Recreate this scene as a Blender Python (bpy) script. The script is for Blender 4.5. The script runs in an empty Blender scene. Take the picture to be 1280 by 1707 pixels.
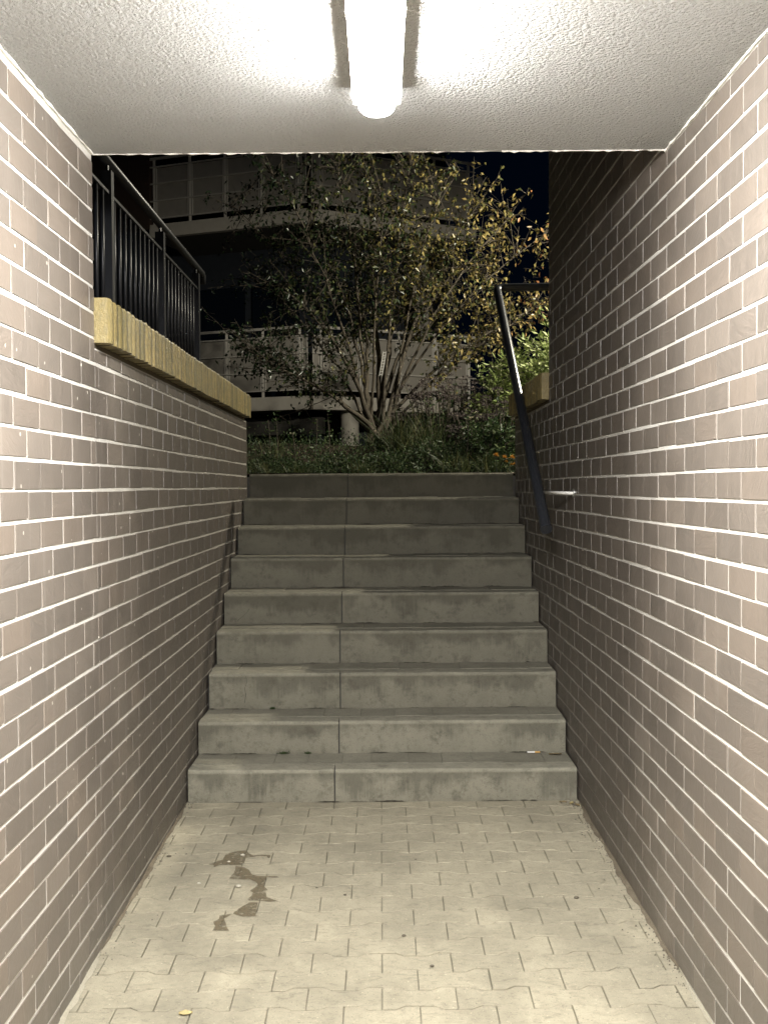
import bpy, math, random
import numpy as np
from mathutils import Vector, Matrix

S = bpy.context.scene
COL = S.collection
random.seed(7)
rng = np.random.default_rng(11)

# ------------------------------------------------------------------ camera
F = 1600.0                      # focal length in pixels of a 1280 x 1707 picture
PITCH = math.atan(42.5 / F)
YAW = 5.0 / F
ROLL = 0.006
fwd = Vector((math.sin(YAW) * math.cos(PITCH), math.cos(YAW) * math.cos(PITCH), -math.sin(PITCH)))
r0 = fwd.cross(Vector((0, 0, 1))).normalized()
u0 = r0.cross(fwd)
up = u0 * math.cos(ROLL) + r0 * math.sin(ROLL)
right = r0 * math.cos(ROLL) - u0 * math.sin(ROLL)
cam_d = bpy.data.cameras.new('camera')
cam = bpy.data.objects.new('camera', cam_d)
COL.objects.link(cam)
M = Matrix((right, up, -fwd)).transposed().to_4x4()
cam.matrix_world = M
cam_d.sensor_fit = 'VERTICAL'
cam_d.sensor_height = 36.0
cam_d.lens = 36.0 * F / 1707.0
cam_d.clip_start = 0.02
cam_d.clip_end = 400
S.camera = cam

# ------------------------------------------------------------------ night sky
W = bpy.data.worlds.new('World')
S.world = W
W.use_nodes = True
wn = W.node_tree
for n in list(wn.nodes):
    wn.nodes.remove(n)
wo = wn.nodes.new('ShaderNodeOutputWorld')
wb = wn.nodes.new('ShaderNodeBackground')
wb.inputs['Color'].default_value = (0.09, 0.26, 0.72, 1)
wb.inputs['Strength'].default_value = 0.0050
wn.links.new(wb.outputs[0], wo.inputs[0])

S.view_settings.view_transform = 'Standard'
S.view_settings.look = 'None'
S.view_settings.exposure = 0.0
S.view_settings.gamma = 1.0
S.view_settings.use_curve_mapping = False

TUBE_POWER = 275.0              # emission of the tunnel luminaire's diffuser
STREET_POWER = 980.0            # watts of the street lamp

# ------------------------------------------------------------------ helpers
def project(p):
    v = Vector(p)
    d = v.dot(fwd)
    return (640 + F * v.dot(right) / d, 853.5 - F * v.dot(up) / d, d)

def ray(px, py):
    return fwd + right * ((px - 640) / F) + up * (-(py - 853.5) / F)

def at_y(px, py, y):
    r = ray(px, py)
    return r * (y / r.y)

FOOT_Y, FOOT_Z, SLOPE = 4.62, -1.53, 0.021
def floor_z(y):
    return FOOT_Z - SLOPE * (FOOT_Y - y)

def at_floor(px, py, dz=0.0):
    r = ray(px, py)
    # t*r.z = FOOT_Z - SLOPE*(FOOT_Y - t*r.y) + dz
    t = (FOOT_Z - SLOPE * FOOT_Y + dz) / (r.z - SLOPE * r.y)
    return r * t

def at_z(px, py, z):
    r = ray(px, py)
    return r * (z / r.z)

class MB:
    def __init__(self):
        self.v = []; self.f = []
    def add(self, vs, fs):
        o = len(self.v)
        self.v += [tuple(p) for p in vs]
        self.f += [tuple(i + o for i in f) for f in fs]
        return self
    def box(self, x0, x1, y0, y1, z0, z1):
        if x0 > x1: x0, x1 = x1, x0
        if y0 > y1: y0, y1 = y1, y0
        if z0 > z1: z0, z1 = z1, z0
        vs = [(x, y, z) for x in (x0, x1) for y in (y0, y1) for z in (z0, z1)]
        return self.add(vs, [(0, 1, 3, 2), (4, 6, 7, 5), (0, 4, 5, 1), (2, 3, 7, 6), (0, 2, 6, 4), (1, 5, 7, 3)])
    def obox(self, a, b, w, h):
        """box along a->b, width w sideways (horizontal), height h"""
        a = Vector(a); b = Vector(b); d = (b - a).normalized()
        s = d.cross(Vector((0, 0, 1)))
        if s.length < 1e-4: s = Vector((1, 0, 0))
        s.normalize(); u = s.cross(d)
        vs = []
        for p in (a, b):
            for i, j in ((-1, -1), (1, -1), (1, 1), (-1, 1)):
                vs.append(p + s * (i * w / 2) + u * (j * h / 2))
        return self.add(vs, [(3, 2, 1, 0), (4, 5, 6, 7), (0, 1, 5, 4), (1, 2, 6, 5), (2, 3, 7, 6), (3, 0, 4, 7)])
    def tube(self, pts, rad, n=8, caps=True):
        pts = [Vector(p) for p in pts]
        if not hasattr(rad, '__len__'): rad = [rad] * len(pts)
        o = len(self.v); prev = None
        for i, p in enumerate(pts):
            t = (pts[min(i + 1, len(pts) - 1)] - pts[max(i - 1, 0)]).normalized()
            if prev is None:
                a = Vector((0, 0, 1)) if abs(t.z) < .9 else Vector((1, 0, 0))
                s = t.cross(a).normalized()
            else:
                s = (prev - t * prev.dot(t)).normalized()
            prev = s; u = t.cross(s)
            for k in range(n):
                an = 2 * math.pi * k / n
                self.v.append(tuple(p + (s * math.cos(an) + u * math.sin(an)) * rad[i]))
        for i in range(len(pts) - 1):
            for k in range(n):
                a = o + i * n + k; b = o + i * n + (k + 1) % n
                self.f.append((a, b, b + n, a + n))
        if caps:
            self.f.append(tuple(o + k for k in reversed(range(n))))
            self.f.append(tuple(o + (len(pts) - 1) * n + k for k in range(n)))
        return self
    def mesh(self, name, mat, smooth=False):
        me = bpy.data.meshes.new(name)
        me.from_pydata(self.v, [], self.f)
        me.materials.append(mat)
        if smooth:
            me.shade_smooth()
        me.update()
        return me
    def build(self, name, mat, parent=None, smooth=False, loc=(0, 0, 0)):
        return link(name, self.mesh(name, mat, smooth), parent, loc)

def link(name, me, parent=None, loc=(0, 0, 0)):
    o = bpy.data.objects.new(name, me)
    COL.objects.link(o)
    o.parent = parent
    o.location = loc
    return o

def tag(o, label=None, cat=None, group=None, kind=None):
    if label: o['label'] = label
    if cat: o['category'] = cat
    if group: o['group'] = group
    if kind: o['kind'] = kind
    return o

def empty(name, loc=(0, 0, 0)):
    o = bpy.data.objects.new(name, None)
    COL.objects.link(o)
    o.location = loc
    o.empty_display_size = .1
    return o

def child(o, parent):
    """parent o without moving it (parents are unrotated and unscaled)"""
    o.parent = parent
    o.location = Vector(o.location) - Vector(parent.location)
    return o

# ------------------------------------------------------------------ materials
class NT:
    def __init__(self, name):
        self.m = bpy.data.materials.new(name)
        self.m.use_nodes = True
        self.t = self.m.node_tree
        self.p = self.t.nodes['Principled BSDF']
        self.out = self.t.nodes['Material Output']
    def n(self, typ, ins=None, **kw):
        nd = self.t.nodes.new(typ)
        for k, v in kw.items(): setattr(nd, k, v)
        for k, v in (ins or {}).items():
            if hasattr(v, 'is_linked') or isinstance(v, bpy.types.NodeSocket):
                self.t.links.new(v, nd.inputs[k])
            else:
                nd.inputs[k].default_value = v
        return nd
    def noise(self, vec, scale, detail=3, rough=.55, dist=0):
        return self.n('ShaderNodeTexNoise', {'Vector': vec, 'Scale': scale, 'Detail': detail, 'Roughness': rough, 'Distortion': dist}).outputs['Fac']
    def ramp(self, fac, stops, interp='LINEAR'):
        r = self.n('ShaderNodeValToRGB', {'Fac': fac})
        cr = r.color_ramp; cr.interpolation = interp
        while len(cr.elements) < len(stops): cr.elements.new(.5)
        for e, (pos, c) in zip(cr.elements, stops):
            e.position = pos
            e.color = (c, c, c, 1) if not hasattr(c, '__len__') else (*c, 1)
        return r.outputs['Color']
    def mix(self, fac, a, b, mode='MIX'):
        nd = self.n('ShaderNodeMix', data_type='RGBA', blend_type=mode)
        for idx, v in ((0, fac), (6, a), (7, b)):
            if isinstance(v, bpy.types.NodeSocket): self.t.links.new(v, nd.inputs[idx])
            elif idx == 0: nd.inputs[0].default_value = v
            else: nd.inputs[idx].default_value = (*v, 1) if len(v) == 3 else v
        return nd.outputs[2]
    def math(self, op, a, b=0.0, c=0.0):
        nd = self.n('ShaderNodeMath', operation=op)
        for i, v in enumerate((a, b, c)):
            if isinstance(v, bpy.types.NodeSocket): self.t.links.new(v, nd.inputs[i])
            else: nd.inputs[i].default_value = v
        return nd.outputs[0]
    def mapping(self, vec, scale=(1, 1, 1), loc=(0, 0, 0), rot=(0, 0, 0)):
        return self.n('ShaderNodeMapping', {'Vector': vec, 'Scale': scale, 'Location': loc, 'Rotation': rot}).outputs[0]
    def pos(self):
        return self.n('ShaderNodeNewGeometry').outputs['Position']
    def rnd(self):
        a = self.n('ShaderNodeObjectInfo').outputs['Random']
        b = self.n('ShaderNodeNewGeometry').outputs['Random Per Island']
        return self.math('FRACT', self.math('ADD', a, b))
    def bump(self, h, strength, dist, normal=None):
        ins = {'Height': h, 'Strength': strength, 'Distance': dist}
        if normal is not None: ins['Normal'] = normal
        return self.n('ShaderNodeBump', ins).outputs[0]
    def set(self, **kw):
        for k, v in kw.items():
            k = {'color': 'Base Color', 'rough': 'Roughness', 'normal': 'Normal', 'metal': 'Metallic', 'spec': 'Specular IOR Level', 'coat': 'Coat Weight'}[k]
            if isinstance(v, bpy.types.NodeSocket): self.t.links.new(v, self.p.inputs[k])
            else: self.p.inputs[k].default_value = (*v, 1) if hasattr(v, '__len__') and len(v) == 3 else v
        return self.m

def mat_tile():
    k = NT('glazed_brown_tile'); P = k.pos(); R = k.rnd()
    ang = k.math('MULTIPLY', R, 14.0)
    rot = k.n('ShaderNodeVectorRotate', {'Vector': P, 'Angle': ang}, rotation_type='X_AXIS').outputs[0]
    st = k.noise(k.mapping(rot, (30, 16, 90)), 1.0, 4, .6, .6)
    fine = k.noise(P, 260, 3, .6)
    broad = k.noise(P, 2.3, 3)
    base = k.ramp(R, [(0, (.118, .101, .084)), (.25, (.172, .147, .123)), (.5, (.140, .121, .102)), (.8, (.186, .152, .122)), (1, (.215, .184, .154))])
    c = k.mix(k.ramp(broad, [(.35, 0), (.7, .45)]), base, (.122, .106, .090))
    c = k.mix(k.ramp(st, [(.35, .0), (.75, .30)]), c, (.22, .178, .145))
    # vertical lime runs
    run = k.noise(k.mapping(P, (25, 25, 1.1)), 1.0, 3, .6)
    c = k.mix(k.ramp(run, [(.60, 0), (.78, .28)]), c, (.33, .30, .26))
    zz = k.n('ShaderNodeSeparateXYZ', {'Vector': P}).outputs['Z']
    ft = k.math('MULTIPLY_ADD', k.noise(P, 6, 4), .5, k.math('MULTIPLY', zz, -1.0))
    c = k.mix(k.ramp(k.math('SUBTRACT', ft, 1.0), [(.55, 0), (.80, .5)]), c, (.13, .12, .10))
    # lamp falloff outside the portal, painted in as darker glaze
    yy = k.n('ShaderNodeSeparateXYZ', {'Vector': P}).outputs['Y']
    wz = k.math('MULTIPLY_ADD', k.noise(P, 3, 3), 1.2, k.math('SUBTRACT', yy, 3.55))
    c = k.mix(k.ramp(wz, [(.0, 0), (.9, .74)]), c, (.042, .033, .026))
    # paint and lime specks
    vo = k.n('ShaderNodeTexVoronoi', {'Vector': k.mapping(P, (16, 16, 11)), 'Scale': 1.0})
    pick = k.n('ShaderNodeSeparateColor', {'Color': vo.outputs['Color']}).outputs[0]
    speck = k.math('MULTIPLY', k.math('LESS_THAN', vo.outputs['Distance'], .06), k.math('GREATER_THAN', pick, .72))
    c = k.mix(k.math('MULTIPLY', speck, .8), c, (.62, .58, .50))
    h = k.math('ADD', k.math('MULTIPLY', st, 1.0), k.math('MULTIPLY', fine, .25))
    h = k.math('ADD', h, k.math('MULTIPLY', k.noise(P, 18, 2), .8))
    return k.set(color=c, rough=k.ramp(st, [(.2, .38), (.8, .56)]), normal=k.bump(h, .75, .0018), spec=.75)

def mat_grout():
    k = NT('pale_grout'); P = k.pos()
    c = k.mix(k.ramp(k.noise(P, 6, 4), [(.3, 0), (.75, .6)]), (.66, .64, .59), (.46, .44, .39))
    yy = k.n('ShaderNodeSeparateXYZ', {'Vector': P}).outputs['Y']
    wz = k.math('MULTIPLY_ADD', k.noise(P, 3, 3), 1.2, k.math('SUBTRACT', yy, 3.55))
    c = k.mix(k.ramp(wz, [(.0, 0), (.9, .72)]), c, (.19, .175, .145))  # joints darken past the portal: lamp falloff put into the colour
    return k.set(color=c, rough=.9, normal=k.bump(k.noise(P, 350, 3), .6, .002))

def mat_concrete(name, a, b, dark, streak=False, rough=.85, sc=1.0, worn=False):
    k = NT(name); P = k.pos(); R = k.rnd()
    n1 = k.noise(P, 5 * sc, 5, .65); n2 = k.noise(P, 38 * sc, 4, .6); n3 = k.noise(P, 300, 3, .7)
    c = k.mix(k.ramp(n1, [(.3, 0), (.7, 1)]), a, b)
    c = k.mix(k.math('MULTIPLY', R, .22), c, dark)
    c = k.mix(k.ramp(n2, [(.52, 0), (.75, .4)]), c, dark)
    c = k.mix(k.ramp(n3, [(.56, 0), (.72, .45)]), c, tuple(min(1, x * 1.55) for x in a))
    c = k.mix(k.ramp(k.noise(P, 170, 2, .5), [(.62, 0), (.72, .5)]), c, tuple(x * .45 for x in dark))
    if worn:      # trodden grime, sandy scuffs and small pits
        g1 = k.ramp(k.noise(P, 2.2, 5, .7), [(.46, 0), (.66, .55)])
        c = k.mix(g1, c, dark)
        c = k.mix(k.ramp(k.noise(k.mapping(P, (14, 40, 14)), 1, 5, .75, 1.5), [(.54, 0), (.66, .45)]), c, tuple(x * .75 for x in dark))
        c = k.mix(k.ramp(k.noise(P, 75, 3, .6), [(.66, 0), (.71, .4)]), c, tuple(min(1, x * 1.5) for x in a))
    if streak:
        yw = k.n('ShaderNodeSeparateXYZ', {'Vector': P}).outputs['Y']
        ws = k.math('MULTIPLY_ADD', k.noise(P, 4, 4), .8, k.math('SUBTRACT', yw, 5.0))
        c = k.mix(k.ramp(k.math('MULTIPLY', ws, .42), [(.05, 0), (1, .72)]), c, tuple(x * .50 for x in dark))  # higher steps painted darker, standing in for the fading tunnel light
        O = k.n('ShaderNodeTexCoord').outputs['Object']
        z = k.n('ShaderNodeSeparateXYZ', {'Vector': O}).outputs['Z']
        off = k.math('MULTIPLY', R, 37.0)
        sx = k.noise(k.mapping(k.n('ShaderNodeVectorMath', {0: P, 1: k.n('ShaderNodeCombineXYZ', {'Y': off}).outputs[0]}, operation='ADD').outputs[0], (75, 4, 4)), 1.0, 5, .75)
        bigp = k.ramp(k.noise(P, 5.0, 3), [(.36, 0), (.74, 1.0)])
        lim = k.math('MULTIPLY', k.math('MULTIPLY', sx, bigp), -.36)       # how far down the run reaches
        dd = k.math('SUBTRACT', z, lim)
        m = k.ramp(k.math('MULTIPLY_ADD', dd, 13.0, .40), [(.0, 0), (.9, 1)])
        edge = k.ramp(k.math('MULTIPLY', z, -1), [(.010, 0), (.022, 1)])
        m = k.math('MULTIPLY', k.math('MULTIPLY', m, edge), .46)
        c = k.mix(m, c, tuple(x * .42 for x in dark))
        wear = k.math('MULTIPLY', k.ramp(k.math('MULTIPLY', z, -1), [(.004, 1), (.020, 0)]), k.ramp(k.noise(P, 28, 4, .7), [(.40, 0), (.65, .35)]))
        c = k.mix(wear, c, tuple(min(1, x * 1.7) for x in a))
        low = k.math('MULTIPLY', k.ramp(k.math('MULTIPLY', z, -1), [(.10, 0), (.19, 1)]), k.ramp(k.noise(P, 9, 4, .7), [(.4, 0), (.62, .5)]))
        c = k.mix(low, c, dark)
        c = k.mix(k.ramp(k.noise(P, 14, 5, .75), [(.52, 0), (.66, .55)]), c, tuple(x * .6 for x in dark))
    h = k.math('ADD', k.math('MULTIPLY', n3, .5), k.math('MULTIPLY', n2, 1.2))
    return k.set(color=c, rough=rough, normal=k.bump(h, .5, .003), spec=.3)

def mat_ceiling():
    k = NT('white_stucco'); P = k.pos()
    v = k.n('ShaderNodeTexVoronoi', {'Vector': k.mapping(P, (1, 1, .4)), 'Scale': 105, 'Randomness': 1.0}, feature='SMOOTH_F1').outputs['Distance']
    n = k.noise(P, 95, 4, .65, 1.4)
    h = k.math('ADD', k.math('MULTIPLY', v, -1.3), k.math('MULTIPLY', n, 1.5))
    h = k.math('ADD', h, k.math('MULTIPLY', k.noise(P, 230, 2, .6), .7))
    edge = k.n('ShaderNodeSeparateXYZ', {'Vector': P}).outputs['Y']
    c = k.mix(k.ramp(k.noise(P, 3, 3), [(.3, 0), (.8, .5)]), (.93, .925, .90), (.86, .85, .81))
    return k.set(color=c, rough=.9, normal=k.bump(h, 1.0, .026), spec=.2)

def mat_plain(name, col, rough=.6, metal=0, nz=0, nsc=60, spec=.5, var=None):
    k = NT(name); P = k.pos()
    c = col
    if var: c = k.mix(k.ramp(k.noise(P, nsc * .2, 4), [(.35, 0), (.7, 1)]), col, var)
    kw = dict(color=c, rough=rough, metal=metal, spec=spec)
    if nz: kw['normal'] = k.bump(k.noise(P, nsc, 3), nz, .002)
    return k.set(**kw)

def mat_leaf(name, stops, rough=.5, trans=.25, gradx=None):
    k = NT(name)
    r = k.n('ShaderNodeNewGeometry').outputs['Random Per Island']
    f = r
    if gradx:
        x = k.n('ShaderNodeSeparateXYZ', {'Vector': k.pos()}).outputs['X']
        f = k.math('ADD', k.math('MULTIPLY', r, .6), k.math('MULTIPLY_ADD', x, gradx, .04))
        f = k.n('ShaderNodeClamp', {'Value': f}).outputs[0]
    c = k.ramp(f, stops)
    k.set(color=c, rough=rough, spec=.45)
    tr = k.n('ShaderNodeBsdfTranslucent', {'Color': c})
    mx = k.n('ShaderNodeMixShader', {0: trans, 1: k.p.outputs[0], 2: tr.outputs[0]})
    k.t.links.new(mx.outputs[0], k.out.inputs[0])
    return k.m

def mat_emit(name, col, s):
    k = NT(name)
    e = k.n('ShaderNodeEmission', {'Color': (*col, 1), 'Strength': s})
    k.t.links.new(e.outputs[0], k.out.inputs[0])
    return k.m

def mat_coping(end=False):
    k = NT('yellow_glazed_brick'); P = k.pos(); R = k.rnd()
    c = k.ramp(R, [(0, (.20, .155, .06)), (.5, (.33, .25, .095)), (1, (.18, .15, .065))])
    n = k.noise(k.mapping(P, (70, 70, 30)), 1, 5, .7)
    c = k.mix(k.ramp(n, [(.42, 0), (.66, .75)]), c, (.105, .10, .06))
    c = k.mix(k.ramp(k.noise(P, 45, 4, .7), [(.58, 0), (.7, .5)]), c, (.55, .47, .28))
    oy = k.n('ShaderNodeSeparateXYZ', {'Vector': k.n('ShaderNodeTexCoord').outputs['Object']}).outputs['Y']
    ed = k.math('ABSOLUTE', k.math('SUBTRACT', oy, .026))
    if not end: c = k.mix(k.ramp(k.math('MULTIPLY_ADD', k.noise(P, 90, 3), .006, ed), [(.019, 0), (.027, .85)]), c, (.05, .045, .028))  # brick edges darkened to paint the shaded gaps between ribs
    else: c = k.mix(.3, c, (.40, .32, .15))  # end brick lightened: its lit face is put into the colour
    return k.set(color=c, rough=.42, normal=k.bump(k.math('ADD', n, k.noise(P, 160, 3)), .8, .003), spec=.5)

def mat_stain():
    k = NT('damp_patch'); P = k.pos()
    n = k.noise(P, 45, 4, .6)
    c = k.ramp(n, [(.3, (.12, .095, .058)), (.7, (.18, .145, .09))])
    k.set(color=c, rough=.45, normal=k.bump(k.noise(P, 200, 3), .4, .002))
    tr = k.n('ShaderNodeBsdfTransparent')
    fac = k.ramp(n, [(.32, .12), (.50, .70)])
    mx = k.n('ShaderNodeMixShader', {0: fac, 1: tr.outputs[0], 2: k.p.outputs[0]})
    k.t.links.new(mx.outputs[0], k.out.inputs[0])
    return k.m

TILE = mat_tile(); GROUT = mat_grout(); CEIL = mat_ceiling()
PAVER = mat_concrete('beige_paver', (.385, .348, .255), (.29, .262, .192), (.17, .155, .115), worn=True)
JOINT = mat_concrete('joint_sand', (.24, .22, .165), (.12, .108, .08), (.06, .053, .038), sc=3)
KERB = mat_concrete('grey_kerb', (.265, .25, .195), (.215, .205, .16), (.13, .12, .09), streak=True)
TREAD = mat_concrete('tread_stone', (.25, .235, .185), (.20, .19, .148), (.12, .112, .085), worn=True)
SOIL = mat_concrete('soil', (.06, .045, .03), (.035, .027, .018), (.02, .016, .011), sc=2)
COPE = mat_coping(); COPE_END = mat_coping(True)
BLACK = mat_plain('black_paint', (.010, .011, .014), .42, 0, .15, 90)
PIPE = mat_plain('pipe_paint', (.026, .028, .033), .30, 0, .25, 110)
STEEL = mat_plain('galvanised_steel', (.55, .55, .52), .35, .9)
WHITE = mat_plain('white_plastic', (.86, .85, .81), .45)
PLASTER = mat_plain('plaster_bead', (.82, .80, .74), .9, 0, .8, 120)
DARKCON = mat_plain('dark_concrete', (.10, .095, .085), .9, 0, .3, 40)
PANEL = mat_plain('balcony_panel_grey', (.50, .47, .42), .22, 0, 0, 30, .5, (.45, .425, .38))
FASCIA = mat_plain('fascia_concrete', (.74, .70, .62), .6, 0, .15, 50, .4, (.68, .64, .56))
RAILM = mat_plain('balcony_rail_paint', (.74, .71, .65), .45)
FACADE = mat_concrete('dark_facade', (.040, .048, .062), (.030, .036, .048), (.016, .018, .024))
BROWN = mat_plain('brown_cladding', (.075, .052, .042), .6, 0, .2, 30)
GLASS = mat_plain('dark_window', (.008, .012, .02), .08)
BARK = mat_concrete('bark', (.14, .12, .092), (.08, .068, .052), (.04, .034, .026), sc=4)
TREELEAF = mat_leaf('tree_leaves', [(0, (.014, .028, .012)), (.25, (.030, .048, .020)), (.45, (.10, .11, .040)), (.68, (.32, .26, .09)), (.92, (.50, .38, .15)), (1, (.45, .20, .08))], .32, .18, .24)
SHRUBLEAF = mat_leaf('shrub_leaves', [(0, (.14, .20, .05)), (.4, (.30, .38, .12)), (.8, (.50, .56, .24)), (1, (.64, .68, .38))], .5, .2)
GREENLEAF = mat_leaf('green_leaves', [(0, (.025, .050, .018)), (.6, (.05, .085, .03)), (1, (.12, .15, .06))], .5, .2)
GRASSM = mat_leaf('grass_blades', [(0, (.035, .055, .02)), (.6, (.075, .10, .035)), (1, (.19, .18, .08))], .5, .2)
HEADM = mat_leaf('stonecrop_heads', [(0, (.07, .055, .052)), (.6, (.12, .095, .09)), (1, (.20, .17, .15))], .8, .1)
ORANGE = mat_leaf('orange_petals', [(0, (.60, .24, .03)), (1, (.70, .40, .07))], .6, .3)
PALE = mat_leaf('pale_petals', [(0, (.55, .50, .33)), (1, (.75, .72, .55))], .6, .3)
STAIN = mat_stain()
TUBE = mat_emit('lit_diffuser', (1.0, .985, .96), TUBE_POWER)
TUBE_END = mat_emit('dim_diffuser_end', (1.0, .985, .96), 40)
LAMPM = mat_emit('lit_street_lamp', (1.0, .9, .68), 30)

# ------------------------------------------------------------------ tunnel floor
HALF = .95                      # half the passage width
base = MB()
n = 12
ys = [-4 + (FOOT_Y + .02 + 4) * i / n for i in range(n + 1)]
for i in range(n):
    y0, y1 = ys[i], ys[i + 1]
    base.add([(-1.1, y0, floor_z(y0) - .008), (1.1, y0, floor_z(y0) - .008), (1.1, y1, floor_z(y1) - .008), (-1.1, y1, floor_z(y1) - .008)], [(0, 1, 2, 3)])
floor = tag(base.build('pavement', JOINT), 'beige interlocking concrete pavement on the passage floor', kind='structure')

PL, PR = .2285, .106            # paver length and row pitch
def paver_mesh(var):
    a = .0095; hp = PR / 2; g = .0013; L2 = PL / 2
    rr = random.Random(var)
    def j(): return rr.uniform(-.0007, .0007)
    # far edge from left to right: ends wide, waist narrow
    prof = [(-L2 + g, hp + a), (-L2 * .62, hp + a), (-L2 * .36, hp - a), (L2 * .36, hp - a), (L2 * .62, hp + a), (L2 - g, hp + a)]
    gw = .0021
    outl = [(x, y - gw) for x, y in prof] + [(x, -(y - gw)) for x, y in reversed(prof)]
    m = MB(); N = len(outl)
    b = .0016
    top = []
    for i, (x, y) in enumerate(outl):
        top.append((x * (1 - b / L2) + j(), y - math.copysign(b, y) + j(), j() * .6))
    mid = [(x + j() * .5, y + j() * .5, -.0022) for x, y in outl]
    low = [(x, y, -.02) for x, y in outl]
    m.v = top + mid + low
    m.f = [tuple(reversed(range(N)))]
    for i in range(N):
        k = (i + 1) % N
        m.f.append((i, k, N + k, N + i)); m.f.append((N + i, N + k, 2 * N + k, 2 * N + i))
    # orientation
    return m.mesh('paver', PAVER)
PM = [paver_mesh(i) for i in range(6)]
row0 = 2.846
rows = range(int((1.9 - row0) / PR), int((FOOT_Y - row0) / PR) + 1)
rest = MB()
for r in range(-34, rows[-1] + 1):
    yc = row0 + (r + .5) * PR
    off = .223 + (0 if r % 2 == 0 else PL / 2) + PL / 2
    for q in range(-7, 5):
        xc = off + q * PL
        if abs(xc) > HALF + .125: continue
        dz = random.gauss(0, .0009)
        if yc > 2.2:
            o = link('paver', random.choice(PM), floor, (xc, yc, floor_z(yc) + dz))
            o.rotation_euler = (SLOPE + random.gauss(0, .004), random.gauss(0, .004), random.gauss(0, .004) + (math.pi if random.random() < .5 else 0))
            if abs(o.rotation_euler[2]) > 1: o.rotation_euler[0] = -o.rotation_euler[0]
        else:
            me = PM[r % 6]
            c0 = Vector((xc, yc, floor_z(yc) + dz))
            rest.add([Vector(v.co) + c0 for v in me.vertices], [tuple(p.vertices) for p in me.polygons])
tag(rest.build('paver_field', PAVER, floor), kind='stuff')

# ------------------------------------------------------------------ ceiling
PORTAL = 3.217
CZ = 1.108
cb = MB()
cb.add([(-1.3, -4, CZ), (1.3, -4, CZ), (1.3, PORTAL - .014, CZ), (-1.3, PORTAL + .012, CZ), (-1.3, -4, CZ + .35), (1.3, -4, CZ + .35), (1.3, PORTAL - .014, CZ + .35), (-1.3, PORTAL + .012, CZ + .35)],
       [(0, 3, 2, 1), (4, 5, 6, 7), (0, 1, 5, 4), (1, 2, 6, 5), (2, 3, 7, 6), (3, 0, 4, 7)])
ceiling = tag(cb.build('ceiling', CEIL), 'white rough stucco ceiling slab over the passage', kind='structure')
# plaster bead where the ceiling meets walls and along the slab nose
for name, a, b, rad in (('plaster_bead', (-HALF + .002, -1, CZ + .001), (-HALF + .002, PORTAL, CZ + .001), .007), ('plaster_bead', (HALF - .002, -1, CZ + .001), (HALF - .002, PORTAL - .01, CZ + .001), .007), ('plaster_bead', (-HALF, PORTAL + .004, CZ + .002), (HALF, PORTAL - .014, CZ + .002), .005)):
    a = Vector(a); b = Vector(b); N = 110
    pts = []; rad_l = []
    for i in range(N + 1):
        p = a.lerp(b, i / N)
        pts.append(p + Vector((random.gauss(0, .0012), random.gauss(0, .0012), random.gauss(0, .0012))))
        rad_l.append(rad * random.uniform(.55, 1.25))
    MB().tube(pts, rad_l, 6).build(name, PLASTER, ceiling)

# ------------------------------------------------------------------ tiled walls
CH = .084                        # course height
def tile_verts(L, H, rr, t=.003):
    """tile face in (along, up, out) coordinates: chamfered front"""
    c = .0014
    j = lambda: rr.uniform(-.0006, .0006)
    f = [(-L / 2 + c + j(), -H / 2 + c + j(), t), (L / 2 - c + j(), -H / 2 + c + j(), t), (L / 2 - c + j(), H / 2 - c + j(), t), (-L / 2 + c + j(), H / 2 - c + j(), t)]
    b = [(-L / 2, -H / 2, -.004), (L / 2, -H / 2, -.004), (L / 2, H / 2, -.004), (-L / 2, H / 2, -.004)]
    return f + b, [(0, 1, 2, 3), (4, 5, 1, 0), (5, 6, 2, 1), (6, 7, 3, 2), (7, 4, 0, 3)]

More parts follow.
